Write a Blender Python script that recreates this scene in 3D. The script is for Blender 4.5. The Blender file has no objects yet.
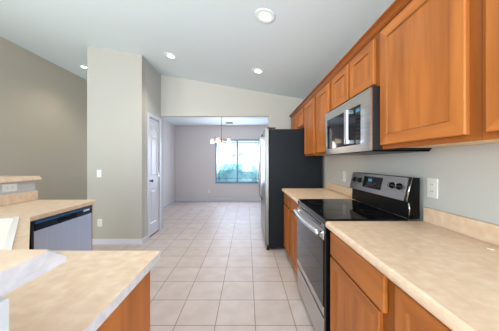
import bpy, bmesh, math, random
from mathutils import Vector, Matrix
from mathutils.geometry import tessellate_polygon

random.seed(7)
S = bpy.context.scene
C = S.collection
PI = math.pi

# ------------------------------------------------------------------ camera
cam_d = bpy.data.cameras.new('camera')
cam = bpy.data.objects.new('camera', cam_d)
C.objects.link(cam)
cam.location = (0, 0, 1.286)
cam.rotation_euler = (PI / 2, 0, 0)
cam_d.sensor_width = 36
cam_d.lens = 212 / 499 * 36
cam_d.shift_x = 2.5 / 499
cam_d.shift_y = -3.5 / 499
cam_d.clip_start = 0.02
S.camera = cam

# ------------------------------------------------------------------ world, sun, window daylight
W = bpy.data.worlds.new('world')
S.world = W
W.use_nodes = True
wn = W.node_tree.nodes['Background']
wn.inputs[0].default_value = (0.62, 0.80, 1.0, 1)
wn.inputs[1].default_value = 1.6

def light(name, kind, loc, rot, energy, color=(1, 1, 1), **kw):
    d = bpy.data.lights.new(name, kind)
    o = bpy.data.objects.new(name, d)
    C.objects.link(o)
    o.location = loc
    o.rotation_euler = rot
    d.energy = energy
    d.color = color
    for k, v in kw.items():
        setattr(d, k, v)
    return o

light('sun', 'SUN', (0, 0, 10), (math.radians(42), 0, math.radians(-14)), 5.0, (1.0, 0.96, 0.9), angle=0.01)
# daylight coming in through the big window behind the camera, the patio door and the dining window
light('daylight_back', 'AREA', (-1.5, -3.42, 1.35), (PI / 2 + 0.30, 0, 0), 160, (0.97, 0.98, 1.0), shape='RECTANGLE', size=4.0, size_y=1.7)
light('daylight_patio', 'AREA', (1.10, -1.95, 1.1), (PI / 2 + 0.15, 0, PI / 2), 110, (0.72, 0.81, 1.0), shape='RECTANGLE', size=2.2, size_y=1.9)
light('daylight_dining', 'AREA', (-0.31, 6.96, 1.32), (-PI / 2, 0, 0), 30, (0.64, 0.74, 1.0), shape='RECTANGLE', size=1.4, size_y=1.4, specular_factor=0.25)
light('fill_far', 'AREA', (-3.3, 6.95, 1.5), (-PI / 2 - 0.2, 0, 0), 9, (0.95, 0.97, 1.0), shape='RECTANGLE', size=1.3, size_y=1.6, specular_factor=0.3)  # fill lamp added behind the column to brighten the left wall
light('fill_living', 'AREA', (-4.08, -1.2, 1.5), (PI / 2 + 0.3, 0, -PI / 2), 80, (1.0, 0.97, 0.92), shape='RECTANGLE', size=2.2, size_y=1.6)  # fill lamp at an added, unseen window in the left wall

S.view_settings.view_transform = 'Standard'
S.view_settings.look = 'None'
S.view_settings.gamma = 1
S.view_settings.use_curve_mapping = False
S.view_settings.exposure = 0.58

# ------------------------------------------------------------------ materials
def lin(c):
    return tuple(((v / 255) / 12.92 if v / 255 <= 0.04045 else ((v / 255 + 0.055) / 1.055) ** 2.4) for v in c) + (1,)

def mat(name, rgb, rough=0.5, metal=0.0, spec=0.5, emit=None, estr=0.0, coat=0.0):
    m = bpy.data.materials.new(name)
    m.use_nodes = True
    b = m.node_tree.nodes['Principled BSDF']
    b.inputs['Base Color'].default_value = lin(rgb)
    b.inputs['Roughness'].default_value = rough
    b.inputs['Metallic'].default_value = metal
    b.inputs['Specular IOR Level'].default_value = spec
    b.inputs['Coat Weight'].default_value = coat
    if emit:
        b.inputs['Emission Color'].default_value = lin(emit)
        b.inputs['Emission Strength'].default_value = estr
    return m

def noise_mat(name, c1, c2, scale=(5, 5, 5), nscale=1.0, detail=4, rough=0.5, bump=0.0, metal=0.0, lo=0.35, hi=0.65, spec=0.5, c3=None):
    m = mat(name, c1, rough, metal, spec)
    nt = m.node_tree
    N, L = nt.nodes, nt.links
    b = N['Principled BSDF']
    tc = N.new('ShaderNodeTexCoord')
    mp = N.new('ShaderNodeMapping')
    mp.inputs['Scale'].default_value = scale
    nz = N.new('ShaderNodeTexNoise')
    nz.inputs['Scale'].default_value = nscale
    nz.inputs['Detail'].default_value = detail
    rp = N.new('ShaderNodeValToRGB')
    rp.color_ramp.elements[0].position = lo
    rp.color_ramp.elements[0].color = lin(c1)
    rp.color_ramp.elements[1].position = hi
    rp.color_ramp.elements[1].color = lin(c2)
    if c3:
        e = rp.color_ramp.elements.new((lo + hi) / 2)
        e.color = lin(c3)
    L.new(tc.outputs['Object'], mp.inputs['Vector'])
    L.new(mp.outputs[0], nz.inputs['Vector'])
    L.new(nz.outputs['Fac'], rp.inputs[0])
    L.new(rp.outputs[0], b.inputs['Base Color'])
    if bump:
        bp = N.new('ShaderNodeBump')
        bp.inputs['Strength'].default_value = bump
        bp.inputs['Distance'].default_value = 0.002
        L.new(nz.outputs['Fac'], bp.inputs['Height'])
        L.new(bp.outputs[0], b.inputs['Normal'])
    return m

def wood_mat(name, scale, dark=(140, 76, 27), light_=(192, 116, 53)):
    m = noise_mat(name, dark, light_, scale, 1.0, 5, rough=0.40, spec=0.28, lo=0.25, hi=0.75)
    return m

WOOD_V = wood_mat('maple_vertical_grain', (14, 14, 1.3))
WOOD_H = wood_mat('maple_grain_along', (14, 1.3, 14))
WOOD_F = wood_mat('maple_face_frame', (14, 14, 1.3), (124, 66, 20), (158, 90, 34))
WOOD_FH = wood_mat('maple_moulding', (14, 1.3, 14), (132, 70, 22), (166, 94, 36))
GLAZE = wood_mat('maple_glazed_groove', (14, 14, 1.3), (130, 74, 28), (158, 94, 40))
WOOD_RAW = noise_mat('pale_maple_underside', (226, 190, 140), (236, 205, 160), (4, 1, 4), rough=0.5)
PAINT = noise_mat('grey_wall_paint', (186, 186, 181), (190, 190, 185), nscale=90, rough=0.75, bump=0.08)
PAINT_TAUPE = noise_mat('taupe_wall_paint', (182, 173, 155), (186, 177, 159), nscale=90, rough=0.75, bump=0.08)
PAINT_LIT = noise_mat('wall_paint_lit_tone', (195, 190, 179), (199, 194, 183), nscale=90, rough=0.75, bump=0.08)  # same paint as the grey walls, lightened for its brighter lighting
PAINT_COL = noise_mat('wall_paint_darkened', (176, 171, 160), (180, 175, 164), nscale=90, rough=0.75, bump=0.08)  # same wall paint again, darkened to offset strong light on the column
PAINT_DINE = noise_mat('dining_wall_paint', (206, 200, 200), (210, 204, 204), nscale=90, rough=0.75, bump=0.08)
CEIL = noise_mat('ceiling_paint', (220, 230, 231), (224, 234, 235), nscale=70, rough=0.85, bump=0.12)
TRIM = mat('white_trim_paint', (208, 210, 219), 0.4)
LAM = noise_mat('beige_laminate', (213, 180, 150), (232, 208, 184), (1, 1, 1), 26, 9, rough=0.32, lo=0.25, hi=0.75, c3=(222, 193, 163))
LAM_EDGE = noise_mat('pale_laminate_edge', (196, 193, 190), (212, 208, 203), (1, 1, 1), 45, 6, rough=0.35)
STEEL = noise_mat('brushed_stainless', (204, 210, 220), (210, 216, 226), (60, 60, 2), 1.0, 2, rough=0.42, metal=1.0)
STEEL_DW = noise_mat('stainless_blue_reflection', (212, 228, 252), (216, 231, 254), (60, 60, 2), 1.0, 2, rough=0.48, metal=1.0)  # blue sky reflection put into the steel colour
STEEL_FR = noise_mat('brushed_stainless_door', (138, 137, 134), (150, 149, 146), (60, 60, 2), 1.0, 2, rough=0.35, metal=1.0)
BLUE_REFL = mat('painted_blue_reflection', (48, 96, 140), 0.15)  # colour of a painted reflection
STEEL_H = noise_mat('brushed_stainless_level', (186, 184, 180), (204, 202, 198), (160, 3, 160), 1.0, 2, rough=0.28, metal=1.0)
CHROME = mat('bright_chrome', (205, 205, 205), 0.15, 1.0)
BLACKG = mat('black_glass', (7, 8, 10), 0.05, 0, 0.35)
BLACK = mat('black_enamel', (7, 7, 8), 0.3, 0, 0.15)
BLACKM = mat('black_plastic', (20, 20, 21), 0.5)
CHAR = noise_mat('charcoal_textured_steel', (22, 27, 32), (26, 31, 36), nscale=300, rough=0.5, bump=0.1, spec=0.2)
CHAR_S = mat('dark_slate_steel', (70, 66, 62), 0.35, 0.8)
WHITEP = mat('white_plastic', (224, 222, 217), 0.35)
DARKSLOT = mat('dark_slot', (40, 40, 40), 0.6)
SINKM = mat('cream_sink_enamel', (248, 243, 236), 0.2, coat=0.4)
BOWLM = mat('cream_sink_bowl', (250, 240, 224), 0.35)
PANELBLUE = mat('dark_blue_control_panel', (22, 34, 48), 0.2)
LCD = mat('clock_display', (30, 60, 80), 0.3, emit=(90, 190, 230), estr=0.25)
BULB = mat('warm_lit_bulb', (255, 240, 215), 0.5, emit=(255, 236, 205), estr=9)
SHADE = mat('lit_frosted_glass', (255, 244, 225), 0.4, emit=(255, 228, 192), estr=1.3)
NICKEL = mat('copper_nickel', (176, 138, 112), 0.3, 0.9)
BRONZE = mat('dark_bronze_knob', (90, 80, 70), 0.3, 0.9)
VINYL = mat('window_vinyl_bluegrey', (105, 140, 165), 0.4)
STUCCO = noise_mat('white_stucco', (238, 232, 222), (246, 240, 230), nscale=20, rough=0.9)
ROOFM = noise_mat('clay_roof', (190, 150, 125), (205, 165, 140), nscale=12, rough=0.9)
GRAVEL = noise_mat('desert_gravel', (205, 190, 170), (225, 212, 195), nscale=30, rough=0.95)
LEAF = noise_mat('grey_green_leaves', (160, 200, 198), (185, 218, 216), nscale=9, rough=0.7)

def tile_mat():
    m = mat('ceramic_floor_tile', (205, 190, 172), 0.45, 0, 0.3)
    nt = m.node_tree
    N, L = nt.nodes, nt.links
    b = N['Principled BSDF']
    tc = N.new('ShaderNodeTexCoord')
    mp = N.new('ShaderNodeMapping')
    mp.inputs['Location'].default_value = (-0.0654 + 0.3155 * 40, -1.669 + 0.3075 * 40, 0)
    br = N.new('ShaderNodeTexBrick')
    br.offset = 0
    br.squash = 1
    br.inputs['Scale'].default_value = 1
    br.inputs['Brick Width'].default_value = 0.3155
    br.inputs['Row Height'].default_value = 0.3075
    br.inputs['Mortar Size'].default_value = 0.0036
    br.inputs['Mortar Smooth'].default_value = 0.15
    br.inputs['Bias'].default_value = 0
    br.inputs['Color1'].default_value = lin((201, 187, 180))
    br.inputs['Color2'].default_value = lin((206, 193, 187))
    br.inputs['Mortar'].default_value = lin((142, 124, 112))
    nz = N.new('ShaderNodeTexNoise')
    nz.inputs['Scale'].default_value = 7
    nz.inputs['Detail'].default_value = 6
    mx = N.new('ShaderNodeMixRGB')
    mx.blend_type = 'MULTIPLY'
    mx.inputs[0].default_value = 1
    rp = N.new('ShaderNodeValToRGB')
    rp.color_ramp.elements[0].position = 0.3
    rp.color_ramp.elements[0].color = (0.86, 0.84, 0.82, 1)
    rp.color_ramp.elements[1].position = 0.7
    rp.color_ramp.elements[1].color = (1, 1, 1, 1)
    L.new(tc.outputs['Object'], mp.inputs[0])
    L.new(mp.outputs[0], br.inputs[0])
    L.new(tc.outputs['Object'], nz.inputs[0])
    L.new(nz.outputs['Fac'], rp.inputs[0])
    L.new(br.outputs['Color'], mx.inputs[1])
    L.new(rp.outputs[0], mx.inputs[2])
    L.new(mx.outputs[0], b.inputs['Base Color'])
    bp = N.new('ShaderNodeBump')
    bp.invert = True
    bp.inputs['Strength'].default_value = 0.5
    bp.inputs['Distance'].default_value = 0.003
    L.new(br.outputs['Fac'], bp.inputs['Height'])
    L.new(bp.outputs[0], b.inputs['Normal'])
    return m
TILE = tile_mat()

def glass_mat(name, tint, refl=0.06):
    m = bpy.data.materials.new(name)
    m.use_nodes = True
    nt = m.node_tree
    N, L = nt.nodes, nt.links
    N.clear()
    out = N.new('ShaderNodeOutputMaterial')
    t = N.new('ShaderNodeBsdfTransparent')
    t.inputs[0].default_value = tint
    g = N.new('ShaderNodeBsdfGlossy')
    g.inputs['Roughness'].default_value = 0.02
    mx = N.new('ShaderNodeMixShader')
    mx.inputs[0].default_value = refl
    L.new(t.outputs[0], mx.inputs[1])
    L.new(g.outputs[0], mx.inputs[2])
    L.new(mx.outputs[0], out.inputs[0])
    return m
PANE = glass_mat('window_glass', (0.84, 0.95, 1.0, 1))

# ------------------------------------------------------------------ mesh builder
class MB:
    def __init__(self):
        self.bm = bmesh.new()
        self.mats = []
        self.M = Matrix.Identity(4)

    def mi(self, m):
        if m not in self.mats:
            self.mats.append(m)
        return self.mats.index(m)

    def add(self, verts, faces, m, smooth=False):
        i = self.mi(m)
        vs = [self.bm.verts.new(self.M @ Vector(v)) for v in verts]
        out = []
        for f in faces:
            try:
                fc = self.bm.faces.new([vs[k] for k in f])
                fc.material_index = i
                fc.smooth = smooth
                out.append(fc)
            except ValueError:
                pass
        return vs, out

    def box(self, x0, x1, y0, y1, z0, z1, m, bev=0.0, seg=2):
        v = [(x, y, z) for x in (x0, x1) for y in (y0, y1) for z in (z0, z1)]
        f = [(0, 1, 3, 2), (4, 6, 7, 5), (0, 4, 5, 1), (2, 3, 7, 6), (0, 2, 6, 4), (1, 5, 7, 3)]
        vs, fs = self.add(v, f, m)
        if bev > 0:
            es = set()
            for fc in fs:
                es.update(fc.edges)
            r = bmesh.ops.bevel(self.bm, geom=list(es), offset=bev, segments=seg, affect='EDGES', profile=0.5)
            for fc in r['faces']:
                fc.material_index = self.mi(m)
        return self

    def prism(self, pts, lo, hi, m, axis='z', holes=None, bottom_pts=None):
        """closed outline pts (2D) extruded along axis; bottom_pts may differ for a bevelled edge"""
        def P(p, h):
            if axis == 'z':
                return (p[0], p[1], h)
            if axis == 'y':
                return (p[0], h, p[1])
            return (h, p[0], p[1])
        bp = bottom_pts or pts
        loops_t = [pts] + (holes or [])
        loops_b = [bp] + (holes or [])
        flat_t = [p for l in loops_t for p in l]
        flat_b = [p for l in loops_b for p in l]
        n = len(flat_t)
        verts = [P(p, hi) for p in flat_t] + [P(p, lo) for p in flat_b]
        tris = tessellate_polygon([[Vector((p[0], p[1], 0)) for p in l] for l in loops_t])
        faces = [tuple(t) for t in tris] + [tuple(n + k for k in reversed(t)) for t in tris]
        off = 0
        for l in loops_t:
            k = len(l)
            for i in range(k):
                j = (i + 1) % k
                faces.append((off + i, off + j, n + off + j, n + off + i))
            off += k
        self.add(verts, faces, m)
        return self

    def lathe(self, prof, c, m, axis=(0, 0, 1), seg=24, smooth=True):
        ax = Vector(axis).normalized()
        u = ax.orthogonal().normalized()
        w = ax.cross(u)
        verts, faces = [], []
        for (r, h) in prof:
            for k in range(seg):
                a = 2 * PI * k / seg
                verts.append(Vector(c) + ax * h + (u * math.cos(a) + w * math.sin(a)) * max(r, 1e-5))
        for i in range(len(prof) - 1):
            for k in range(seg):
                k2 = (k + 1) % seg
                faces.append((i * seg + k, i * seg + k2, (i + 1) * seg + k2, (i + 1) * seg + k))
        self.add(verts, faces, m, smooth)
        return self

    def cyl(self, a, b, r, m, seg=16):
        a, b = Vector(a), Vector(b)
        d = (b - a)
        L = d.length
        return self.lathe([(0, 0), (r, 0), (r, L), (0, L)], a, m, d, seg, smooth=False)

    def tube(self, pts, r, m, seg=10, flat=1.0):
        pts = [Vector(p) for p in pts]
        verts, faces = [], []
        u = None
        for i, p in enumerate(pts):
            t = (pts[min(i + 1, len(pts) - 1)] - pts[max(i - 1, 0)]).normalized()
            if u is None:
                u = t.orthogonal().normalized()
            u = (u - t * u.dot(t)).normalized()
            w = t.cross(u)
            for k in range(seg):
                a = 2 * PI * k / seg
                verts.append(p + (u * math.cos(a) * flat + w * math.sin(a)) * r)
        for i in range(len(pts) - 1):
            for k in range(seg):
                k2 = (k + 1) % seg
                faces.append((i * seg + k, i * seg + k2, (i + 1) * seg + k2, (i + 1) * seg + k))
        faces.append(tuple(range(seg)))
        faces.append(tuple((len(pts) - 1) * seg + k for k in range(seg)))
        self.add(verts, faces, m, True)
        return self

    def shaker(self, w, h, th, fr, mv, mh, rec=0.008, slope=0.007, ch=0.004):
        """door front in local (u, v, n): u 0..w, v 0..h, n 0..th, recessed panel facing +n; self.M places it"""
        def R(i, n):
            return [(i, i, n), (w - i, i, n), (w - i, h - i, n), (i, h - i, n)]
        rings = [R(0, 0), R(0, th - ch), R(ch, th), R(fr, th), R(fr + slope, th - rec)]
        verts = [p for r in rings for p in r]
        i0, i1, gi = self.mi(mv), self.mi(mh), self.mi(GLAZE)
        vs = [self.bm.verts.new(self.M @ Vector(v)) for v in verts]
        for k in range(len(rings) - 1):
            for s in range(4):
                s2 = (s + 1) % 4
                f = self.bm.faces.new([vs[k * 4 + s], vs[k * 4 + s2], vs[(k + 1) * 4 + s2], vs[(k + 1) * 4 + s]])
                f.material_index = gi if k == 3 else (i0 if s in (1, 3) else i1)
        f = self.bm.faces.new([vs[16 + s] for s in range(4)])
        f.material_index = i0 if h > w * 0.8 else i1
        f = self.bm.faces.new([vs[s] for s in (3, 2, 1, 0)])
        f.material_index = i0
        return self

    def build(self, name, parent=None):
        bmesh.ops.recalc_face_normals(self.bm, faces=self.bm.faces[:])
        if parent is not None:
            R = parent
            off = Vector((0, 0, 0))
            while R is not None:
                off += R.location
                R = R.parent
            bmesh.ops.translate(self.bm, verts=self.bm.verts[:], vec=-off)
        me = bpy.data.meshes.new(name)
        self.bm.to_mesh(me)
        self.bm.free()
        for m in self.mats:
            me.materials.append(m)
        o = bpy.data.objects.new(name, me)
        C.objects.link(o)
        if parent is not None:
            o.parent = parent
        return o

def thing(name, loc, label, cat, group=None):
    o = bpy.data.objects.new(name, None)
    o.empty_display_size = 0.1
    C.objects.link(o)
    o.location = loc
    o['label'] = label
    o['category'] = cat
    if group:
        o['group'] = group
    return o

def tag(o, label, cat, group=None):
    o['label'] = label
    o['category'] = cat
    if group:
        o['group'] = group
    return o

def struct(o):
    o['kind'] = 'structure'
    return o

def sbox(name, x0, x1, y0, y1, z0, z1, m, bev=0):
    return struct(MB().box(x0, x1, y0, y1, z0, z1, m, bev).build(name))

# plane frames: local (u, v, n) -> world
def face_minus_x(x, y0, z0):      # facing -x (right-hand cabinets); u along +y
    return Matrix(((0, 0, -1, x), (1, 0, 0, y0), (0, 1, 0, z0), (0, 0, 0, 1)))
def face_plus_x(x, y1, z0):       # facing +x; u along -y
    return Matrix(((0, 0, 1, x), (-1, 0, 0, y1), (0, 1, 0, z0), (0, 0, 0, 1)))
def face_plus_y(x1, y, z0):       # facing +y; u along -x
    return Matrix(((-1, 0, 0, x1), (0, 0, 1, y), (0, 1, 0, z0), (0, 0, 0, 1)))
def face_minus_y(x0, y, z0):
    return Matrix(((1, 0, 0, x0), (0, 0, -1, y), (0, 1, 0, z0), (0, 0, 0, 1)))
def face_dir(p, n, z0):           # facing horizontal direction n, start at p
    n = Vector((n[0], n[1], 0)).normalized()
    u = Vector((0, 0, 1)).cross(n)
    return Matrix(((u.x, 0, n.x, p[0]), (u.y, 0, n.y, p[1]), (0, 1, 0, z0), (0, 0, 0, 1)))

# ------------------------------------------------------------------ room shell
XR = 1.128          # right wall
XL = -4.12          # left wall
YB = -3.5           # wall behind the camera
YH = 4.05           # header wall
YD = 7.0            # dining back wall
XP = -1.645         # pantry wall
YC = 3.315          # column face
def cz(x):
    return 2.669 - 0.174 * x

sbox('floor', XL - 0.12, XR + 0.12, YB - 0.12, YD + 0.12, -0.1, 0, TILE)
# sloped ceiling
ceil = MB()
ceil.prism([(XL - 0.12, cz(XL - 0.12)), (XR + 0.12, cz(XR + 0.12)), (XR + 0.12, cz(XR + 0.12) + 0.1), (XL - 0.12, cz(XL - 0.12) + 0.1)],
           YB - 0.12, YD + 0.12, CEIL, axis='y')
struct(ceil.build('ceiling'))
sbox('ceiling_dining', -2.38, XR, YH + 0.12, YD, 2.49, 2.53, CEIL)

def wall_profile(x0, x1, ztop_extra=0.03):
    return [(x0, 0), (x1, 0), (x1, cz(x1) + ztop_extra), (x0, cz(x0) + ztop_extra)]

# left wall with an opening for an added, unseen fill-light window
def wall_x_with_hole(name, x0, x1, y0, y1, z1, hy0, hy1, hz0, hz1, m):
    b = MB()
    b.prism([(y0, 0), (y1, 0), (y1, z1), (y0, z1)], x0, x1, m, axis='x', holes=[[(hy0, hz0), (hy1, hz0), (hy1, hz1), (hy0, hz1)]])
    return struct(b.build(name))
wall_x_with_hole('wall_left', XL - 0.12, XL, YB, YD, cz(XL) + 0.02, -2.3, -0.1, 0.7, 2.3, PAINT_TAUPE)
wall_x_with_hole('wall_right', XR, XR + 0.12, YB, YD, cz(XR) + 0.02, -3.05, -0.85, 0.02, 2.05, PAINT)
b = MB()
b.prism(wall_profile(XL, XR), YB - 0.12, YB, PAINT, axis='y', holes=[[(-3.5, 0.45), (0.5, 0.45), (0.5, 2.2), (-3.5, 2.2)]])
struct(b.build('wall_back'))
# pantry block (column face, door side with a door opening)
b = MB()
b.prism(wall_profile(-2.50, XP), YC, YC + 0.10, PAINT_COL, axis='y')
struct(b.build('wall_column'))
b = MB()
b.prism([(YC + 0.10, 0), (3.55, 0), (3.55, 2.05), (3.985, 2.05), (3.985, 0), (YH + 0.12, 0), (YH + 0.12, cz(XP) + 0.02), (YC + 0.10, cz(XP) + 0.02)],
        XP - 0.10, XP, PAINT, axis='x')
struct(b.build('wall_pantry'))
sbox('wall_pantry_back', -2.50, XP - 0.10, YH + 0.02, YH + 0.12, 0, 2.9, PAINT)
sbox('wall_living_side', -2.50, -2.38, YH + 0.12, YD, 0, 3.12, PAINT_DINE)
sbox('wall_pantry_left', -2.50, -2.40, YC + 0.10, YH + 0.02, 0, 3.10, PAINT)
# header over the opening to the dining room and the stub wall beside the fridge
b = MB()
x2 = 0.418
b.prism([(XP, 2.165), (x2, 2.165), (x2, 0), (XR, 0), (XR, cz(XR) + 0.02), (XP, cz(XP) + 0.02)], YH, YH + 0.12, PAINT_LIT, axis='y')
struct(b.build('wall_header'))
# dining back wall with the window hole; living room end wall with an added window hole
wx0, wx1, wz0, wz1 = -1.045, 0.425, 0.60, 2.03
b = MB()
b.prism([(-2.38, 0), (XR, 0), (XR, 2.9), (-2.38, 2.9)], YD, YD + 0.12, PAINT_DINE, axis='y',
        holes=[[(wx0, wz0), (wx1, wz0), (wx1, wz1), (wx0, wz1)]])
struct(b.build('wall_dining_back'))
b = MB()
b.prism([(XL, 0), (-2.38, 0), (-2.38, 3.4), (XL, 3.4)], YD, YD + 0.12, PAINT_TAUPE, axis='y', holes=[[(-3.95, 0.7), (-2.65, 0.7), (-2.65, 2.3), (-3.95, 2.3)]])
struct(b.build('wall_living_end'))

# baseboards
sbox('baseboard_column', -2.50, XP + 0.012, YC - 0.012, YC, 0, 0.085, TRIM, 0.003)
sbox('baseboard_pantry', XP, XP + 0.012, YC, 3.488, 0, 0.085, TRIM, 0.003)
sbox('baseboard_dining_back', -2.38, XR, YD - 0.012, YD, 0, 0.085, TRIM, 0.003)
sbox('baseboard_dining_left', -2.38, -2.368, YH + 0.12, YD - 0.012, 0, 0.085, TRIM, 0.003)
sbox('baseboard_left', XL, XL + 0.012, YB, YD, 0, 0.085, TRIM, 0.003)

# dining window: frame, two sashes, prairie grilles, sill
b = MB()
fy0, fy1 = YD + 0.02, YD + 0.09
t = 0.035
b.box(wx0, wx1, fy0, fy1, wz1 - t, wz1, VINYL, 0.004)
b.box(wx0, wx1, fy0, fy1, wz0, wz0 + t, VINYL, 0.004)
b.box(wx0, wx0 + t, fy0, fy1, wz0 + t, wz1 - t, VINYL, 0.004)
b.box(wx1 - t, wx1, fy0, fy1, wz0 + t, wz1 - t, VINYL, 0.004)
b.box(-0.345, -0.295, fy0, fy1, wz0 + t, wz1 - t, VINYL, 0.004)
win = struct(b.build('window_1'))
b = MB()
for gx in (-0.935, 0.300):
    b.box(gx - 0.007, gx + 0.007, YD + 0.050, YD + 0.062, wz0 + t, wz1 - t, VINYL)
for gz in (0.74, 1.93):
    b.box(wx0 + t, -0.345, YD + 0.050, YD + 0.062, gz - 0.007, gz + 0.007, VINYL)
    b.box(-0.295, wx1 - t, YD + 0.050, YD + 0.062, gz - 0.007, gz + 0.007, VINYL)
b.build('window_grille', win)
b = MB()
b.box(wx0 + t, -0.345, YD + 0.044, YD + 0.048, wz0 + t, wz1 - t, PANE)
b.build('window_pane', win)
b = MB()
b.box(-0.295, wx1 - t, YD + 0.044, YD + 0.048, wz0 + t, wz1 - t, PANE)
b.build('window_pane', win)
b = MB()
b.box(wx0 - 0.02, wx1 + 0.02, YD - 0.022, YD + 0.02, wz0 - 0.02, wz0 - 0.001, VINYL, 0.004)
b.build('window_sill', win)

# unseen windows for daylight; the two living room ones are added for fill
def plain_window(name, M, w, h, nm):
    b = MB()
    b.M = M
    for (u0, u1, v0, v1) in [(0, w, 0, 0.05), (0, w, h - 0.05, h), (0, 0.05, 0.05, h - 0.05), (w - 0.05, w, 0.05, h - 0.05)] + \
            [(w * k / nm - 0.02, w * k / nm + 0.02, 0.05, h - 0.05) for k in range(1, nm)]:
        b.box(u0, u1, v0, v1, 0, 0.05, TRIM)
    o = struct(b.build(name))
    g = MB()
    g.M = M
    g.box(0.05, w - 0.05, 0.05, h - 0.05, 0.02, 0.026, PANE)
    g.build('window_pane', o)
plain_window('window_2', face_minus_y(-3.5, YB - 0.03, 0.45), 4.0, 1.75, 3)
plain_window('window_3', face_minus_x(XR + 0.09, -3.05, 0.02), 2.2, 2.03, 2)
plain_window('added_window_4', face_plus_x(XL - 0.09, -0.1, 0.7), 2.2, 1.6, 2)  # added, unseen window for the living room fill lamp

plain_window('added_window_5', face_minus_y(-3.95, YD + 0.09, 0.7), 1.3, 1.6, 2)  # added, unseen window for the far fill lamp

# pantry door with casing
b = MB()
DX = XP - 0.012
dy0, dy1 = 3.555, 3.980
b.M = face_plus_x(DX - 0.035, dy1, 0.018)
dw, dh = dy1 - dy0, 2.027
def door_slab(b, w, h, panels, m, th=0.035, rec=0.010):
    # front skin with recessed, raised-centre panels
    us = sorted({0, w} | {p[0] for p in panels} | {p[1] for p in panels})
    vs_ = sorted({0, h} | {p[2] for p in panels} | {p[3] for p in panels})
    for i in range(len(us) - 1):
        for j in range(len(vs_) - 1):
            q = (us[i], us[i + 1], vs_[j], vs_[j + 1])
            if any(abs(q[0] - p[0]) < 1e-6 and abs(q[1] - p[1]) < 1e-6 and abs(q[2] - p[2]) < 1e-6 and abs(q[3] - p[3]) < 1e-6 for p in panels):
                continue
            b.add([(q[0], q[2], th), (q[1], q[2], th), (q[1], q[3], th), (q[0], q[3], th)], [(0, 1, 2, 3)], m)
    for (u0, u1, v0, v1) in panels:
        def R(k, n):
            return [(u0 + k, v0 + k, n), (u1 - k, v0 + k, n), (u1 - k, v1 - k, n), (u0 + k, v1 - k, n)]
        rr = [R(0, th), R(0.014, th - rec), R(0.034, th - rec), R(0.050, th - 0.002)]
        vv = [p for r in rr for p in r]
        ff = []
        for k in range(3):
            for s in range(4):
                s2 = (s + 1) % 4
                ff.append((k * 4 + s, k * 4 + s2, (k + 1) * 4 + s2, (k + 1) * 4 + s))
        ff.append((12, 13, 14, 15))
        b.add(vv, ff, m)
    b.add([(0, 0, 0), (w, 0, 0), (w, h, 0), (0, h, 0), (0, 0, th), (w, 0, th), (w, h, th), (0, h, th)],
          [(3, 2, 1, 0), (0, 1, 5, 4), (1, 2, 6, 5), (2, 3, 7, 6), (3, 0, 4, 7)], m)
door_slab(b, dw, dh, [(0.085, dw - 0.085, 0.20, 0.80), (0.085, dw - 0.085, 1.00, 1.70), (0.085, dw - 0.085, 1.80, 1.95)], TRIM)
door = struct(b.build('door_1'))
b = MB()
b.lathe([(0.0, 0.0), (0.022, 0.0), (0.022, 0.006), (0.009, 0.012), (0.009, 0.03), (0.024, 0.042), (0.024, 0.055), (0.0, 0.062)],
        (DX, 3.605, 0.965), BRONZE, (1, 0, 0), 16)
k = b.build('door_knob', door)
b = MB()
b.box(DX - 0.02, DX + 0.004, dy0, dy1, 0.001, 0.018, DARKSLOT)  # dark strip standing in for shade in the gap under the door
b.build('door_gap_shade', door)
b = MB()
for hz in (0.25, 1.0, 1.78):
    b.cyl((XP - 0.008, dy1 + 0.001, hz), (XP - 0.008, dy1 + 0.001, hz + 0.09), 0.006, CHROME, 8)
b.build('hinge', door)
b = MB()
ca = 0.062
b.box(XP, XP + 0.016, dy0 - ca, dy0 - 0.004, 0, 2.05 + ca, TRIM, 0.004)
b.box(XP, XP + 0.016, dy1 + 0.004, dy1 + ca, 0, 2.05 + ca, TRIM, 0.004)
b.box(XP, XP + 0.016, dy0 - 0.004, dy1 + 0.004, 2.05, 2.05 + ca, TRIM, 0.004)
struct(b.build('trim_1'))

# half wall carrying the raised bar
ZB0, ZB1 = 1.108, 1.147
BY = 0.278      # kitchen-side face of the near half wall
BX = -2.09     # kitchen-side face of the left half wall
b = MB()
b.prism([(-0.312, BY - 0.12), (-0.312, BY), (BX, BY), (BX, 2.09), (BX - 0.12, 2.09), (BX - 0.12, BY - 0.12)], 0, ZB0, PAINT, axis='z')
struct(b.build('wall_bar'))

# ------------------------------------------------------------------ outside, seen through the dining window
sbox('ground', -30, 30, YD + 0.13, 60, -0.25, -0.12, GRAVEL)
h = thing('neighbour_house', (0, 17, -0.12), 'pale stucco house with a small dark window, outside beyond the dining window', 'house')
b = MB()
b.prism([(-9, -0.12), (9, -0.12), (9, 3.1), (-9, 3.1)], 16, 22, STUCCO, axis='y')
b.build('house_wall', h)
b = MB()
b.prism([(15.4, 3.1), (22.6, 3.1), (19, 4.7)], -9.5, 9.5, ROOFM, axis='x')
b.build('roof', h)
for (xa, xb) in ((-1.20, -0.78), (-0.66, -0.24)):
    b = MB()
    b.box(xa, xb, 15.93, 16.0, 1.42, 2.05, TRIM, 0.01)
    fr = b.build('house_window', h)
    b = MB()
    b.box(xa + 0.05, xb - 0.05, 15.90, 15.925, 1.47, 2.0, DARKSLOT)
    b.build('house_window_pane', fr)

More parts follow.
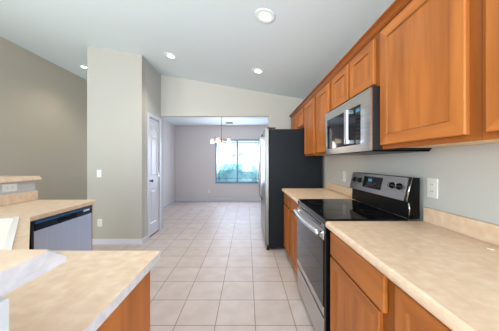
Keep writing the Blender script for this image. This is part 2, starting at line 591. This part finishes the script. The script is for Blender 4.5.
bush = thing('round_shrub', (-0.45, 9.4, -0.12), 'rounded blue green shrub outside the dining window', 'shrub')
b = MB()
for i in range(6500):
    a, c_ = random.uniform(0, 2 * PI), random.uniform(-0.15, 1)
    s_ = math.sqrt(max(0, 1 - c_ * c_))
    r = random.uniform(0.90, 1.0) * (1 + 0.05 * math.sin(a * 5) * s_)
    p = Vector((-0.42 + 1.10 * r * s_ ** 0.8 * math.cos(a), 9.4 + 0.9 * r * s_ ** 0.8 * math.sin(a), 0.05 + 1.27 * r * max(c_, 0) ** 0.85 + min(c_, 0)))
    if p.z < -0.1:
        continue
    n = Vector((random.gauss(0, 1), random.gauss(0, 1), random.gauss(0, 1))).normalized()
    u = n.orthogonal().normalized() * random.uniform(0.03, 0.05)
    w = n.cross(u)
    b.add([p - u, p + w * 0.5, p + u, p - w * 0.5], [(0, 1, 2, 3)], LEAF)
b.build('foliage', bush)
b = MB()
prof = [(0.0, 1.2)] + [(0.95 * math.sin(q), 0.05 + 1.15 * math.cos(q)) for q in [PI / 2 * k / 8 for k in range(1, 9)]] + [(0.5, -0.05)]
b.lathe(prof, (-0.45, 9.4, 0), LEAF, seg=28)
b.build('inner_crown', bush)
b = MB()
for k in range(4):
    a = k * PI / 2 + 0.4
    b.tube([(-0.45 + 0.04 * math.cos(a), 9.4 + 0.04 * math.sin(a), -0.12), (-0.45 + 0.25 * math.cos(a), 9.4 + 0.25 * math.sin(a), 0.3)], 0.02, BRONZE, 6)
b.build('stem', bush)

# ------------------------------------------------------------------ upper cabinets, right
UF = 0.823      # face frame plane
UD = 0.803      # door faces
UZ1 = 2.095
def upper_cabinet(y0, y1, z0, doors, label, fr_m=0.058):
    t = thing('upper_cabinet', (0.97, (y0 + y1) / 2, z0), label, 'kitchen cabinet', 'maple wall cabinets along the right wall')
    b = MB()
    b.box(UF, XR - 0.002, y0 + 0.001, y1 - 0.001, z0 + 0.012, UZ1, WOOD_F)
    b.build('cabinet_body', t)
    b = MB()   # pale underside, recessed behind the frame's lower edge
    b.box(UF + 0.02, XR - 0.002, y0 + 0.02, y1 - 0.02, z0 + 0.008, z0 + 0.0118, WOOD_RAW)
    b.build('cabinet_underside', t)
    b = MB()
    b.box(UF, UF + 0.019, y0 + 0.001, y1 - 0.001, z0, z0 + 0.0118, WOOD_FH)
    b.build('bottom_rail', t)
    for (a, c_) in doors:
        b = MB()
        b.M = face_minus_x(UF - 0.001, a, z0 + 0.024)
        b.shaker(c_ - a, 2.071 - (z0 + 0.024), UF - 0.001 - UD, fr_m, WOOD_V, WOOD_H)
        b.build('door', t)
    return t
upper_cabinet(0.16, 0.742, 1.363, [(0.19, 0.717)], 'maple wall cabinet cut by the right edge of the photo, nearest the camera')
upper_cabinet(0.742, 1.289, 1.363, [(0.782, 1.284)], 'large single-door maple wall cabinet just right of the microwave')
upper_cabinet(1.289, 2.038, 1.757, [(1.348, 1.658), (1.695, 2.014)], 'short two-door maple wall cabinet directly above the microwave')
upper_cabinet(2.038, 2.992, 1.367, [(2.100, 2.462), (2.56, 2.972)], 'tall two-door maple wall cabinet between microwave and refrigerator')
upper_cabinet(2.992, 3.930, 1.800, [(3.06, 3.36), (3.47, 3.87)], 'short two-door maple wall cabinet above the refrigerator')
# crown moulding
b = MB()
prof = [(UF + 0.01, 2.097), (UF - 0.004, 2.097), (UF - 0.007, 2.103), (UF - 0.012, 2.105), (UF - 0.016, 2.114), (UF - 0.026, 2.123), (UF - 0.036, 2.128),
        (UF - 0.043, 2.130), (UF - 0.043, 2.139), (XR - 0.003, 2.139), (XR - 0.003, 2.097)]
b.prism(prof, 0.16, 3.93, WOOD_FH, axis='y')
tag(b.build('crown_moulding'), 'long maple crown moulding along the top of the wall cabinets', 'moulding')

# ------------------------------------------------------------------ microwave
mw = thing('microwave', (0.94, 1.68, 1.356), 'stainless over-the-range microwave with black window, under the short cabinet', 'microwave')
my0, my1, mz0, mz1 = 1.291, 2.036, 1.356, 1.752
b = MB()
b.box(0.764, XR - 0.003, my0, my1, mz0 + 0.006, mz1, BLACKM, 0.002)
b.build('housing', mw)
b = MB()   # door with a window opening and rounded steel frame
fx0, fx1 = 0.750, 0.763
wy0, wy1, wz_0, wz_1 = 1.400, 2.000, 1.405, 1.672
b.prism([(my0, mz0), (my1 - 0.05, mz0), (my1 - 0.012, mz0 + 0.012), (my1, mz0 + 0.04), (my1, mz1 - 0.012), (my0, mz1 - 0.012)], fx0, fx1, STEEL_H, axis='x',
        holes=[[(wy0, wz_0), (wy1, wz_0), (wy1, wz_1), (wy0, wz_1)]])
b.build('front_frame', mw)
b = MB()
b.box(fx0 + 0.004, fx1 - 0.001, wy0, wy1, wz_0, wz_1, BLACKG)
b.build('door_window', mw)
b = MB()
b.box(fx0 + 0.001, fx0 + 0.0035, wy0 + 0.002, wy0 + 0.07, wz_0 + 0.01, wz_1 - 0.01, BLACK)
cp = b.build('control_panel', mw)
b = MB()
for i in range(3):
    for j in range(7):
        b = MB()
        y = wy0 + 0.014 + i * 0.017
        z = wz_0 + 0.025 + j * 0.026
        b.box(fx0 + 0.0002, fx0 + 0.001, y, y + 0.010, z, z + 0.008, CHAR_S)
        b.build('button', cp)
b = MB()
b.box(fx0 + 0.0002, fx0 + 0.001, wy0 + 0.012, wy0 + 0.060, wz_1 - 0.045, wz_1 - 0.022, LCD)
b.build('clock_display', cp)
b = MB()
hy = 1.492
b.box(0.690, 0.706, hy - 0.022, hy + 0.022, 1.410, 1.650, STEEL, 0.005)
b.box(0.704, 0.7535, hy - 0.013, hy + 0.013, 1.618, 1.648, CHROME, 0.004)
b.box(0.704, 0.7535, hy - 0.013, hy + 0.013, 1.412, 1.442, CHROME, 0.004)
b.build('handle', mw)
b = MB()
b.box(0.757, XR - 0.01, my0 + 0.004, my1 - 0.004, mz0 - 0.006, mz0 + 0.0055, BLACK, 0.002)
gr = b.build('bottom_vent', mw)
b = MB()
for k in range(14):
    b.box(0.752, 0.7635, my0 + 0.03 + k * 0.048, my0 + 0.065 + k * 0.048, mz1 - 0.010, mz1 - 0.004, BLACK)
b.build('top_vent_slot', mw)

# ------------------------------------------------------------------ range
rg = thing('electric_range', (0.80, 1.71, 0), 'stainless and black glass-top electric range between two beige counters', 'stove')
ry0, ry1 = 1.337, 2.080
b = MB()
b.box(0.530, 1.090, ry0, ry1, 0.04, 0.883, BLACK, 0.003)
b.build('range_body', rg)
for (x, y) in ((0.60, 1.40), (0.60, 2.02), (1.05, 1.40), (1.05, 2.02)):
    b = MB()
    b.cyl((x, y, 0), (x, y, 0.04), 0.018, BLACKM, 10)
    b.build('levelling_foot', rg)
b = MB()
b.box(0.4975, 0.5295, ry0, ry0 + 0.030, 0.06, 0.883, BLACK, 0.002)
b.build('side_trim', rg)
b = MB()
b.box(0.494, 1.02, ry0, ry1, 0.884, 0.925, BLACKG, 0.006)
ct = b.build('cooktop', rg)
for (x, y, r) in ((0.64, 1.53, 0.105), (0.64, 1.89, 0.08), (0.88, 1.53, 0.08), (0.88, 1.89, 0.105)):
    b = MB()
    b.lathe([(r - 0.002, 0.0004), (r, 0.0004)], (x, y, 0.925), CHAR_S, seg=40)
    b.lathe([(r - 0.030, 0.0004), (r - 0.0285, 0.0004)], (x, y, 0.925), CHAR_S, seg=40)
    b.build('burner_ring', ct)
b = MB()
b.box(0.506, 0.529, ry0 + 0.032, ry1 - 0.004, 0.846, 0.882, STEEL_H, 0.003)
vt = b.build('vent_trim', rg)
b = MB()
for k in range(12):
    y = ry0 + 0.11 + k * 0.046
    b.box(0.504, 0.5062, y, y + 0.032, 0.856, 0.872, BLACK)
b.build('vent_slot', vt)
# oven door: steel top band, black glass, steel bottom band
b = MB()
dx0, dx1 = 0.492, 0.528
b.box(dx0, dx1, ry0 + 0.032, ry1 - 0.003, 0.780, 0.843, STEEL_H, 0.004)
b.box(dx0, dx1, ry0 + 0.032, ry1 - 0.003, 0.292, 0.345, STEEL_H, 0.004)
b.box(dx0 + 0.003, dx1, ry0 + 0.032, ry1 - 0.003, 0.346, 0.779, BLACK, 0.002)
od = b.build('oven_door', rg)
b = MB()
b.box(dx0 + 0.0005, dx0 + 0.0028, ry0 + 0.034, ry1 - 0.006, 0.348, 0.777, BLACKG)
b.build('oven_window', od)
b = MB()
pts = []
for k in range(15):
    f_ = k / 14
    y = ry0 + 0.045 + f_ * (ry1 - ry0 - 0.09)
    pts.append((0.464 - 0.020 * math.sin(PI * f_), y, 0.822))
b.tube(pts, 0.016, STEEL, 12)
b.cyl((0.462, ry0 + 0.06, 0.822), (dx0, ry0 + 0.06, 0.822), 0.011, CHROME, 10)
b.cyl((0.462, ry1 - 0.06, 0.822), (dx0, ry1 - 0.06, 0.822), 0.011, CHROME, 10)
b.build('oven_handle', od)
b = MB()
b.box(dx0 + 0.002, dx1, ry0 + 0.032, ry1 - 0.003, 0.060, 0.266, STEEL_H, 0.004)
b.build('storage_drawer', rg)
# backguard: black body with a slanted steel control face leaning back
b = MB()
b.prism([(1.030, 0.926), (1.090, 0.926), (1.090, 1.186), (1.048, 1.186), (1.012, 1.035), (1.035, 1.030)], ry0, ry1, BLACK, axis='y')
bg = b.build('backguard', rg)
b = MB()
def slant(q0, q1, s0, s1, th, m, bb=None):
    """patch on the slanted control face: s 0..1 up the slope"""
    bb = bb or b
    lo, hi = Vector((1.012, 0, 1.035)), Vector((1.048, 0, 1.186))
    d = hi - lo
    n = Vector((-d.z, 0, d.x)).normalized()
    P = lambda s, o: lo + d * s + n * o
    v = []
    for y in (q0, q1):
        for (s, o) in ((s0, 0.0005), (s1, 0.0005), (s1, th), (s0, th)):
            p = P(s, o)
            v.append((p.x, y, p.z))
    bb.add(v, [(0, 1, 2, 3), (7, 6, 5, 4), (0, 4, 5, 1), (1, 5, 6, 2), (2, 6, 7, 3), (3, 7, 4, 0)], m)
slant(ry0 + 0.02, ry1 - 0.002, 0.0, 0.97, 0.010, STEEL_H)
cpn = b.build('control_face', bg)
b = MB()
slant(ry0 + 0.270, ry0 + 0.520, 0.22, 0.84, 0.012, BLACKG)
scr = b.build('control_screen', cpn)
b = MB()
slant(ry0 + 0.40, ry0 + 0.45, 0.58, 0.72, 0.0128, LCD)
b.build('clock_display', scr)
for q in range(6):
    for s in (0.36, 0.48):
        b = MB()
        y = ry0 + 0.32 + q * 0.035
        slant(y, y + 0.014, s, s + 0.05, 0.0126, CHAR_S)
        b.build('button', scr)
lo, hi = Vector((1.012, 0, 1.035)), Vector((1.048, 0, 1.186))
dn = (hi - lo)
nn = Vector((-dn.z, 0, dn.x)).normalized()
for yk in (ry0 + 0.085, ry0 + 0.155, ry1 - 0.165, ry1 - 0.075):
    c0 = lo + dn * 0.56 + nn * 0.010
    b = MB()
    b.lathe([(0.0, 0), (0.023, 0), (0.023, 0.005), (0.018, 0.008), (0.016, 0.024), (0.0, 0.026)], (c0.x, yk, c0.z), BLACK, nn, 20)
    kn = b.build('knob', cpn)
    b = MB()
    c1 = c0 + nn * 0.0265
    b.box(c1.x - 0.001, c1.x + 0.003, yk - 0.003, yk + 0.003, c1.z - 0.012, c1.z + 0.016, CHROME)
    b.build('knob_pointer', kn)
b = MB()
b.tube([(1.010, ry0 + 0.006, 1.036), (1.044, ry0 + 0.006, 1.184)], 0.005, CHROME, 8)
b.tube([(1.026, ry0 + 0.010, 0.93), (1.030, ry0 + 0.006, 0.985), (1.024, ry0 + 0.006, 1.028)], 0.004, CHROME, 8)
b.build('edge_trim', bg)

# ------------------------------------------------------------------ base cabinets and counters, right
CZ0, CZ1 = 0.874, 0.914
CZL = 0.884     # underside of the thinner left-hand slab
def base_cabinet_right(y0, y1, fronts, label):
    t = thing('base_cabinet', (0.82, (y0 + y1) / 2, 0), label, 'kitchen cabinet', 'maple base cabinets along the right wall')
    b = MB()
    b.box(0.535, 1.105, y0 + 0.001, y1 - 0.001, 0.10, CZ0 - 0.001, WOOD_F)
    b.build('cabinet_body', t)
    b = MB()
    b.box(0.595, 1.105, y0 + 0.001, y1 - 0.001, 0, 0.0995, WOOD_H)
    b.build('toe_kick', t)
    for (kind, a, c_, z0, z1) in fronts:
        b = MB()
        b.M = face_minus_x(0.534, a, z0)
        if kind == 'drawer':
            b.box(0, c_ - a, 0, z1 - z0, 0, 0.019, WOOD_H, 0.005)
            b.build('drawer', t)
        else:
            b.shaker(c_ - a, z1 - z0, 0.019, 0.055, WOOD_V, WOOD_H)
            b.build('door', t)
    return t
base_cabinet_right(0.16, 0.760, [('door', 0.19, 0.742, 0.115, 0.855)], 'nearest maple base cabinet, below the counter at the right edge')
base_cabinet_right(0.760, 1.330, [('drawer', 0.800, 1.315, 0.712, 0.857), ('door', 0.830, 1.315, 0.115, 0.700)], 'maple base cabinet with one drawer and door, just right of the range')
base_cabinet_right(2.087, 2.985, [('drawer', 2.140, 2.525, 0.725, 0.857), ('drawer', 2.620, 2.965, 0.725, 0.857),
                                  ('door', 2.140, 2.525, 0.115, 0.705), ('door', 2.620, 2.965, 0.115, 0.705)],
                   'maple base cabinet with two drawers and doors between range and refrigerator')
def counter_right(y0, y1, label):
    t = thing('countertop', (0.80, (y0 + y1) / 2, CZ0), label, 'countertop', 'beige laminate counters along the right wall')
    b = MB()
    # profile with a rolled front edge
    pr = [(1.125, CZ0), (0.503, CZ0), (0.496, CZ0 + 0.004), (0.492, CZ0 + 0.012), (0.492, CZ1 - 0.014), (0.496, CZ1 - 0.005), (0.505, CZ1), (1.125, CZ1)]
    b.prism(pr, y0, y1, LAM, axis='y')
    b.build('counter_slab', t)
    b = MB()
    b.box(1.106, 1.1265, y0, y1, CZ1 + 0.0005, 1.004, LAM, 0.003)
    b.build('backsplash', t)
    return t
counter_right(0.10, 1.332, 'long beige laminate counter with backsplash in the right foreground')
counter_right(2.084, 2.990, 'short beige laminate counter between range and refrigerator')
b = MB()
b.box(1.030, 1.045, 0.895, 0.912, CZ1, CZ1 + 0.004, WHITEP, 0.001)
tag(b.build('bumper_pad'), 'tiny pale scrap lying on the right foreground counter near the backsplash', 'scrap')

# ------------------------------------------------------------------ refrigerator
fg = thing('refrigerator', (0.70, 3.53, 0), 'side-by-side refrigerator with charcoal side and stainless doors', 'refrigerator')
gy0, gy1 = 3.080, 3.985
b = MB()
b.box(0.326, 1.095, gy0 + 0.005, gy1 - 0.005, 0.035, 1.765, CHAR, 0.004)
b.build('fridge_body', fg)
for (a, c_) in ((gy0, gy0 + 0.50), (gy0 + 0.506, gy1)):
    b = MB()
    b.box(0.262, 0.322, a, c_, 0.075, 1.775, STEEL_FR, 0.010, 3)
    dr = b.build('fridge_door', fg)
    b = MB()
    hy = a + 0.455 if a == gy0 else a + 0.045
    b.tube([(0.258, hy, 0.66), (0.222, hy, 0.70), (0.204, hy, 0.95), (0.198, hy, 1.22), (0.204, hy, 1.50), (0.222, hy, 1.70), (0.258, hy, 1.74)], 0.012, CHROME, 10)
    b.build('door_handle', dr)
for hy0 in (gy0 + 0.01, gy1 - 0.07):
    b = MB()
    b.box(0.290, 0.42, hy0, hy0 + 0.06, 1.7765, 1.792, BLACKM, 0.005)
    b.build('hinge_cover', fg)
b = MB()
b.box(0.30, 0.40, gy0 + 0.01, gy1 - 0.01, 0.025, 0.070, BLACKM, 0.004)
b.build('kick_grille', fg)
for (x, y) in ((0.31, gy0 + 0.03), (0.31, gy1 - 0.03), (1.0, gy0 + 0.04), (1.0, gy1 - 0.04)):
    b = MB()
    b.cyl((x, y, 0), (x, y, 0.034), 0.022, BLACKM, 12)
    b.build('foot', fg)

# ------------------------------------------------------------------ left run: counter, sink, dishwasher
e0, e1 = Vector((-1.462, 1.43)), Vector((-0.915, 0.889))
dd = (e1 - e0).normalized()
ni = Vector((-dd.y, dd.x)) * -1 if Vector((-dd.y, dd.x)).dot(Vector((-1, -1))) < 0 else Vector((-dd.y, dd.x))
mid = (e0 + e1) / 2
def SP(u, v):      # sink coordinates: u along the diagonal edge, v inwards
    p = mid + dd * u + ni * v
    return (p.x, p.y)
lc = thing('countertop', (-1.3, 1.0, CZL), 'beige laminate peninsula counter wrapping the sink in the left foreground', 'countertop')
b = MB()
outer = [(-0.36, 0.280), (-0.36, 0.882), (-0.368, 0.89), (e1.x, e1.y), (e0.x, e0.y), (-1.462, 2.02), (-1.492, 2.092), (BX + 0.001, 2.092), (BX + 0.001, 0.280)]
hole = [SP(-0.385, 0.075), SP(0.385, 0.075), SP(0.385, 0.535), SP(-0.385, 0.535)]
b.prism(outer, CZL, CZ1, LAM, axis='z', holes=[hole])
ei = b.mi(LAM_EDGE)
b.bm.normal_update()
for f in b.bm.faces:
    if abs(f.normal.z) < 0.5 and f.calc_center_median().x > -1.4:
        f.material_index = ei
b.build('counter_slab', lc)
b = MB()
b.box(BX + 0.001, BX + 0.020, 0.312, 2.100, CZ1 + 0.0005, 1.004, LAM, 0.003)
b.box(BX + 0.020, -0.36, 0.280, 0.299, CZ1 + 0.0005, 1.004, LAM, 0.003)
b.build('backsplash', lc)

# raised bar
b = MB()
def bar_outline(k):
    # k = 0 at the bottom (full size), k = 1 at the top of the sloped edge
    i = 0.010 * k
    j = 0.045 * k
    return [(-0.322 + i, -0.12 + i), (-0.322 + i, 0.378 - j), (-0.328 + i, 0.384 - j), (-2.060 - i, 0.384 - j), (-2.060 - i, 2.127 - i),
            (-2.063 - i, 2.13 - i), (-2.49 + i, 2.13 - i), (-2.50 + i, 2.12 - i), (-2.50 + i, -0.12 + i)]
b.prism(bar_outline(0), ZB0 + 0.001, ZB0 + 0.010, LAM_EDGE, axis='z')
b.prism(bar_outline(1), ZB0 + 0.010, ZB1 - 0.001, LAM_EDGE, axis='z', bottom_pts=bar_outline(0))
b.prism(bar_outline(1.05), ZB1 - 0.001, ZB1, LAM, axis='z', bottom_pts=bar_outline(1))
li = b.mi(LAM)
b.bm.normal_update()
for f in b.bm.faces:
    if abs(f.normal.z) > 0.95 or f.calc_center_median().x < -1.9:
        f.material_index = li
bmesh.ops.remove_doubles(b.bm, verts=b.bm.verts[:], dist=1e-5)
tag(b.build('raised_bar_top'), 'raised beige laminate bar top on the half wall behind the sink', 'bar top')

# sink
sk = thing('kitchen_sink', (SP(0, 0.30)[0], SP(0, 0.30)[1], CZ1), 'cream white drop-in sink set diagonally in the corner counter', 'sink')
b = MB()
b.M = Matrix(((dd.x, ni.x, 0, mid.x), (dd.y, ni.y, 0, mid.y), (0, 0, 1, 0), (0, 0, 0, 1)))
def rr(u0, u1, v0, v1, r, n=5):
    pts = []
    for (cu, cv, a0) in ((u1 - r, v1 - r, 0), (u0 + r, v1 - r, PI / 2), (u0 + r, v0 + r, PI), (u1 - r, v0 + r, 1.5 * PI)):
        for k in range(n + 1):
            a = a0 + PI / 2 * k / n
            pts.append((cu + r * math.cos(a), cv + r * math.sin(a)))
    return pts
rim_o = rr(-0.405, 0.405, 0.050, 0.565, 0.03)
bowls = [rr(-0.382, 0.382, 0.077, 0.47, 0.05)]
b.prism(rim_o, CZ1 + 0.0005, CZ1 + 0.012, SINKM, axis='z', holes=bowls)
b.build('sink_rim', sk)
for bw in bowls:
    b = MB()
    b.M = Matrix(((dd.x, ni.x, 0, mid.x), (dd.y, ni.y, 0, mid.y), (0, 0, 1, 0), (0, 0, 0, 1)))
    n = len(bw)
    cu = sum(p[0] for p in bw) / n
    cv = sum(p[1] for p in bw) / n
    verts, faces = [], []
    for (s, z) in ((1.0, CZ1 + 0.011), (0.985, CZ1 - 0.12), (0.93, CZ1 - 0.165), (0.80, CZ1 - 0.175)):
        verts += [(cu + (p[0] - cu) * s, cv + (p[1] - cv) * s, z) for p in bw]
    for q in range(3):
        for i in range(n):
            j = (i + 1) % n
            faces.append((q * n + i, q * n + j, (q + 1) * n + j, (q + 1) * n + i))
    faces.append(tuple(3 * n + i for i in range(n)))
    b.add(verts, faces, BOWLM, False)
    bo = b.build('bowl', sk)
    b = MB()
    p = Vector(SP(cu, cv))
    b.lathe([(0.0, 0.004), (0.03, 0.004), (0.042, 0.001), (0.042, 0.0)], (p.x, p.y, CZ1 - 0.1748), CHROME, seg=20)
    b.build('drain', bo)

# dishwasher
dw_ = thing('dishwasher', (-1.77, 1.755, 0), 'stainless dishwasher with dark blue control strip under the left counter', 'dishwasher')
qy0, qy1 = 1.424, 1.985
b = MB()
b.box(-2.06, -1.495, qy0, qy1, 0.02, 0.868, BLACKM)
b.box(-1.4945, -1.450, qy0 + 0.002, qy0 + 0.018, 0.10, 0.868, BLACKM)
b.box(-1.4605, -1.450, qy0 + 0.002, qy0 + 0.018, 0.868, 0.883, BLACKM)
b.build('tub', dw_)
b = MB()
b.box(-1.494, -1.452, qy0 + 0.020, qy1 - 0.002, 0.12, 0.812, STEEL_DW, 0.005)
b.build('door', dw_)
b = MB()
b.box(-1.4600, -1.446, qy0 + 0.020, qy1 - 0.002, 0.812, 0.883, PANELBLUE, 0.005)
cp = b.build('control_panel', dw_)
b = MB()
b.box(-1.4465, -1.4440, qy0 + 0.022, qy1 - 0.004, 0.862, 0.875, BLUE_REFL)  # blue strip painting a reflection along the top of the panel
b.build('blue_reflection_strip', cp)
b = MB()
b.box(-1.4462, -1.4445, 1.62, 1.80, 0.832, 0.852, BLACK)
b.build('handle_pocket', cp)
b = MB()
b.box(-1.4462, -1.4445, 1.875, 1.945, 0.846, 0.860, WHITEP)
b.build('badge', cp)
b = MB()
b.box(-1.494, -1.480, qy0 + 0.020, qy1 - 0.002, 0.03, 0.116, BLACKM)
b.build('kick_plate', dw_)
for (x, y) in ((-1.6, 1.47), (-1.6, 1.94), (-2.0, 1.47), (-2.0, 1.94)):
    b = MB()
    b.cyl((x, y, 0), (x, y, 0.02), 0.015, BLACKM, 8)
    b.build('foot', dw_)
b = MB()
b.box(-2.085, -1.464, 1.988, 2.008, 0, CZL - 0.001, WOOD_V, 0.001)
tag(b.build('end_panel'), 'narrow maple end panel at the far side of the dishwasher', 'panel')

# corner sink cabinet (open topped shell) with a diagonal door
sc = thing('sink_cabinet', (-1.5, 0.9, 0), 'maple corner cabinet under the diagonal sink', 'kitchen cabinet')
def off(p, k):
    return (p[0] + ni.x * k, p[1] + ni.y * k)
A, B_ = off((-1.485, 1.475), 0.0), off((-0.94, 0.83), 0.0)
A = (-1.500, 1.408)
B_ = (-0.965, 0.860)
shell = [(-1.500, 1.420), A, (-0.965, 0.877), (-0.945, 0.830), (-0.945, 0.295), (-2.085, 0.295), (-2.085, 1.420)]
b = MB()
inner = [(-1.518, 1.404), (-1.518, 1.398), (-0.983, 0.870), (-0.963, 0.826), (-0.963, 0.313), (-2.067, 0.313), (-2.067, 1.404)]
b.prism(shell, 0.10, CZL - 0.001, WOOD_V, axis='z', holes=[inner])
b.build('cabinet_body', sc)
b = MB()
toe = [(-1.57, 1.418), (-1.57, 1.39), (-1.01, 0.84), (-1.01, 0.30), (-2.08, 0.30), (-2.08, 1.418)]
b.prism(toe, 0, 0.0995, WOOD_H, axis='z')
b.build('toe_kick', sc)
b = MB()
nd = Vector((1, 1)).normalized()
b.M = face_dir((-1.003 + 0.0015 + 0.014, 0.92 - 0.013 + 0.014), (1, 1), 0.115)
b.shaker(0.60, 0.74, 0.019, 0.055, WOOD_V, WOOD_H)
b.build('door', sc)

# peninsula end cabinet
pc = thing('peninsula_cabinet', (-0.66, 0.56, 0), 'maple peninsula cabinet with plain end panel, left foreground', 'kitchen cabinet')
b = MB()
b.box(-0.943, -0.378, 0.295, 0.80, 0.10, CZL - 0.001, WOOD_V)
b.build('cabinet_body', pc)
b = MB()
b.box(-0.377, -0.366, 0.295, 0.802, 0.0, CZL - 0.001, WOOD_V, 0.001)
b.build('end_panel', pc)
b = MB()
b.box(-0.943, -0.378, 0.295, 0.74, 0, 0.0995, WOOD_H)
b.build('toe_kick', pc)
for (kind, z0, z1) in (('drawer', 0.712, 0.857), ('door', 0.115, 0.70)):
    b = MB()
    b.M = face_plus_y(-0.385, 0.801, z0)
    if kind == 'drawer':
        b.box(0, 0.54, 0, z1 - z0, 0, 0.019, WOOD_H, 0.005)
    else:
        b.shaker(0.54, z1 - z0, 0.019, 0.055, WOOD_V, WOOD_H)
    b.build(kind, pc)

# ------------------------------------------------------------------ outlets and switches
def outlet(M, kind, label, horizontal=False):
    o = thing('light_switch' if kind == 'switch' else 'wall_outlet', M.to_translation(), label, 'light switch' if kind == 'switch' else 'outlet')
    w, h_ = (0.115, 0.072) if horizontal else (0.072, 0.118)
    b = MB()
    b.M = M
    b.box(-w / 2, w / 2, -h_ / 2, h_ / 2, 0.0005, 0.006, WHITEP, 0.002)
    b.build('plate', o)
    if kind == 'switch':
        b = MB()
        b.M = M
        b.box(-0.017, 0.017, -0.033, 0.033, 0.006, 0.0085, WHITEP, 0.002)
        b.build('rocker', o)
    else:
        for s in (-0.02, 0.02):
            cu, cv = (s, 0) if horizontal else (0, s)
            b = MB()
            b.M = M
            b.box(cu - 0.015, cu + 0.015, cv - 0.014, cv + 0.014, 0.006, 0.0075, WHITEP, 0.001)
            so = b.build('socket', o)
            b = MB()
            b.M = M
            if horizontal:
                b.box(cu - 0.005, cu + 0.004, cv - 0.008, cv - 0.005, 0.0075, 0.0079, DARKSLOT)
                b.box(cu - 0.005, cu + 0.004, cv + 0.005, cv + 0.008, 0.0075, 0.0079, DARKSLOT)
            else:
                b.box(cu - 0.008, cu - 0.005, cv - 0.004, cv + 0.005, 0.0075, 0.0079, DARKSLOT)
                b.box(cu + 0.005, cu + 0.008, cv - 0.004, cv + 0.005, 0.0075, 0.0079, DARKSLOT)
            b.build('slot', so)
    return o
outlet(face_minus_x(XR, 1.285, 1.128), 'outlet', 'white wall outlet just right of the range backguard')
outlet(face_minus_x(XR, 2.45, 1.12), 'outlet', 'white wall outlet above the short counter beside the refrigerator')
outlet(face_minus_y(-2.31, YC, 1.106), 'switch', 'white light switch on the column wall')
outlet(face_minus_y(-2.30, YC, 0.337), 'outlet', 'white outlet low on the column wall below the light switch')
outlet(face_minus_y(-1.255, YD, 0.33), 'outlet', 'white outlet low on the dining room back wall left of the window')
outlet(face_plus_x(BX, 1.865, 1.060), 'outlet', 'white sideways outlet on the half wall under the raised bar', True)

# ------------------------------------------------------------------ recessed ceiling lights
sl = math.atan(0.174)
nrm = Vector((-math.sin(sl), 0, -math.cos(sl)))
spots = [(0.167, 1.966, 'recessed ceiling light nearest the camera, largest and brightest'),
         (-1.133, 3.16, 'recessed ceiling light above the pantry wall'),
         (0.164, 3.157, 'recessed ceiling light just in front of the dining room header wall'),
         (-3.38, 4.40, 'recessed ceiling light in the living area, partly hidden by the column wall')]
for (x, y, lab) in spots:
    c0 = Vector((x, y, cz(x)))
    t = thing('recessed_light', c0, lab, 'ceiling light', 'recessed ceiling lights')
    b = MB()
    b.lathe([(0.098, 0.0005), (0.098, 0.004), (0.090, 0.007), (0.074, 0.0075), (0.060, 0.004), (0.046, 0.0008)], c0, CEIL, nrm, 32)
    b.build('trim_ring', t)
    b = MB()
    b.lathe([(0.0, 0.016), (0.022, 0.014), (0.038, 0.008), (0.0455, 0.001)], c0, BULB, nrm, 24)
    b.build('bulb', t)
    p = c0 + nrm * 0.03
    l = light('can_light', 'SPOT', p, (0, 0, 0), 26, (1.0, 0.90, 0.76), spot_size=math.radians(130), spot_blend=0.9, shadow_soft_size=0.05)

# ------------------------------------------------------------------ dining ceiling vent
vt = thing('ceiling_vent', (-0.54, 6.49, 2.49), 'small grey air vent in the dining room ceiling', 'vent')
b = MB()
b.box(-0.66, -0.42, 6.38, 6.60, 2.482, 2.4895, STEEL_H, 0.002)
b.build('frame', vt)
b = MB()
for k in range(7):
    b.box(-0.64, -0.44, 6.40 + k * 0.027, 6.413 + k * 0.027, 2.478, 2.482, DARKSLOT)
b.build('slat', vt)

# ------------------------------------------------------------------ chandelier
hx, hy_ = -0.672, 5.6
ch = thing('chandelier', (hx, hy_, 2.49), 'small copper-toned chandelier with frosted glass shades in the dining room', 'chandelier')
b = MB()
b.lathe([(0.0, -0.03), (0.03, -0.028), (0.055, -0.01), (0.06, -0.0005), (0, -0.0005)], (hx, hy_, 2.49), NICKEL, seg=20)
b.build('canopy', ch)
b = MB()
b.cyl((hx, hy_, 1.93), (hx, hy_, 2.465), 0.007, NICKEL, 8)
b.build('rod', ch)
b = MB()
b.lathe([(0.0, 0.0), (0.02, 0.01), (0.035, 0.04), (0.018, 0.07), (0.028, 0.10), (0.012, 0.14), (0.008, 0.16)], (hx, hy_, 1.78), NICKEL, seg=16)
b.build('hub', ch)
for k in range(5):
    a = 2 * PI * k / 5 + PI
    dx_, dy_ = math.cos(a), math.sin(a)
    b = MB()
    b.tube([(hx + dx_ * r, hy_ + dy_ * r, z) for (r, z) in ((0.02, 1.85), (0.08, 1.90), (0.16, 1.935), (0.22, 1.93), (0.25, 1.905), (0.25, 1.885))], 0.006, NICKEL, 8)
    arm = b.build('arm', ch)
    b = MB()
    b.lathe([(0.018, 0.10), (0.027, 0.09), (0.040, 0.055), (0.050, 0.02), (0.057, 0.0), (0.053, 0.0), (0.037, 0.052), (0.024, 0.085), (0.0, 0.092)],
            (hx + dx_ * 0.25, hy_ + dy_ * 0.25, 1.785), SHADE, seg=20)
    b.build('lamp_shade', arm)
light('chandelier_glow', 'POINT', (hx, hy_, 1.70), (0, 0, 0), 8, (1.0, 0.86, 0.68), shadow_soft_size=0.15)
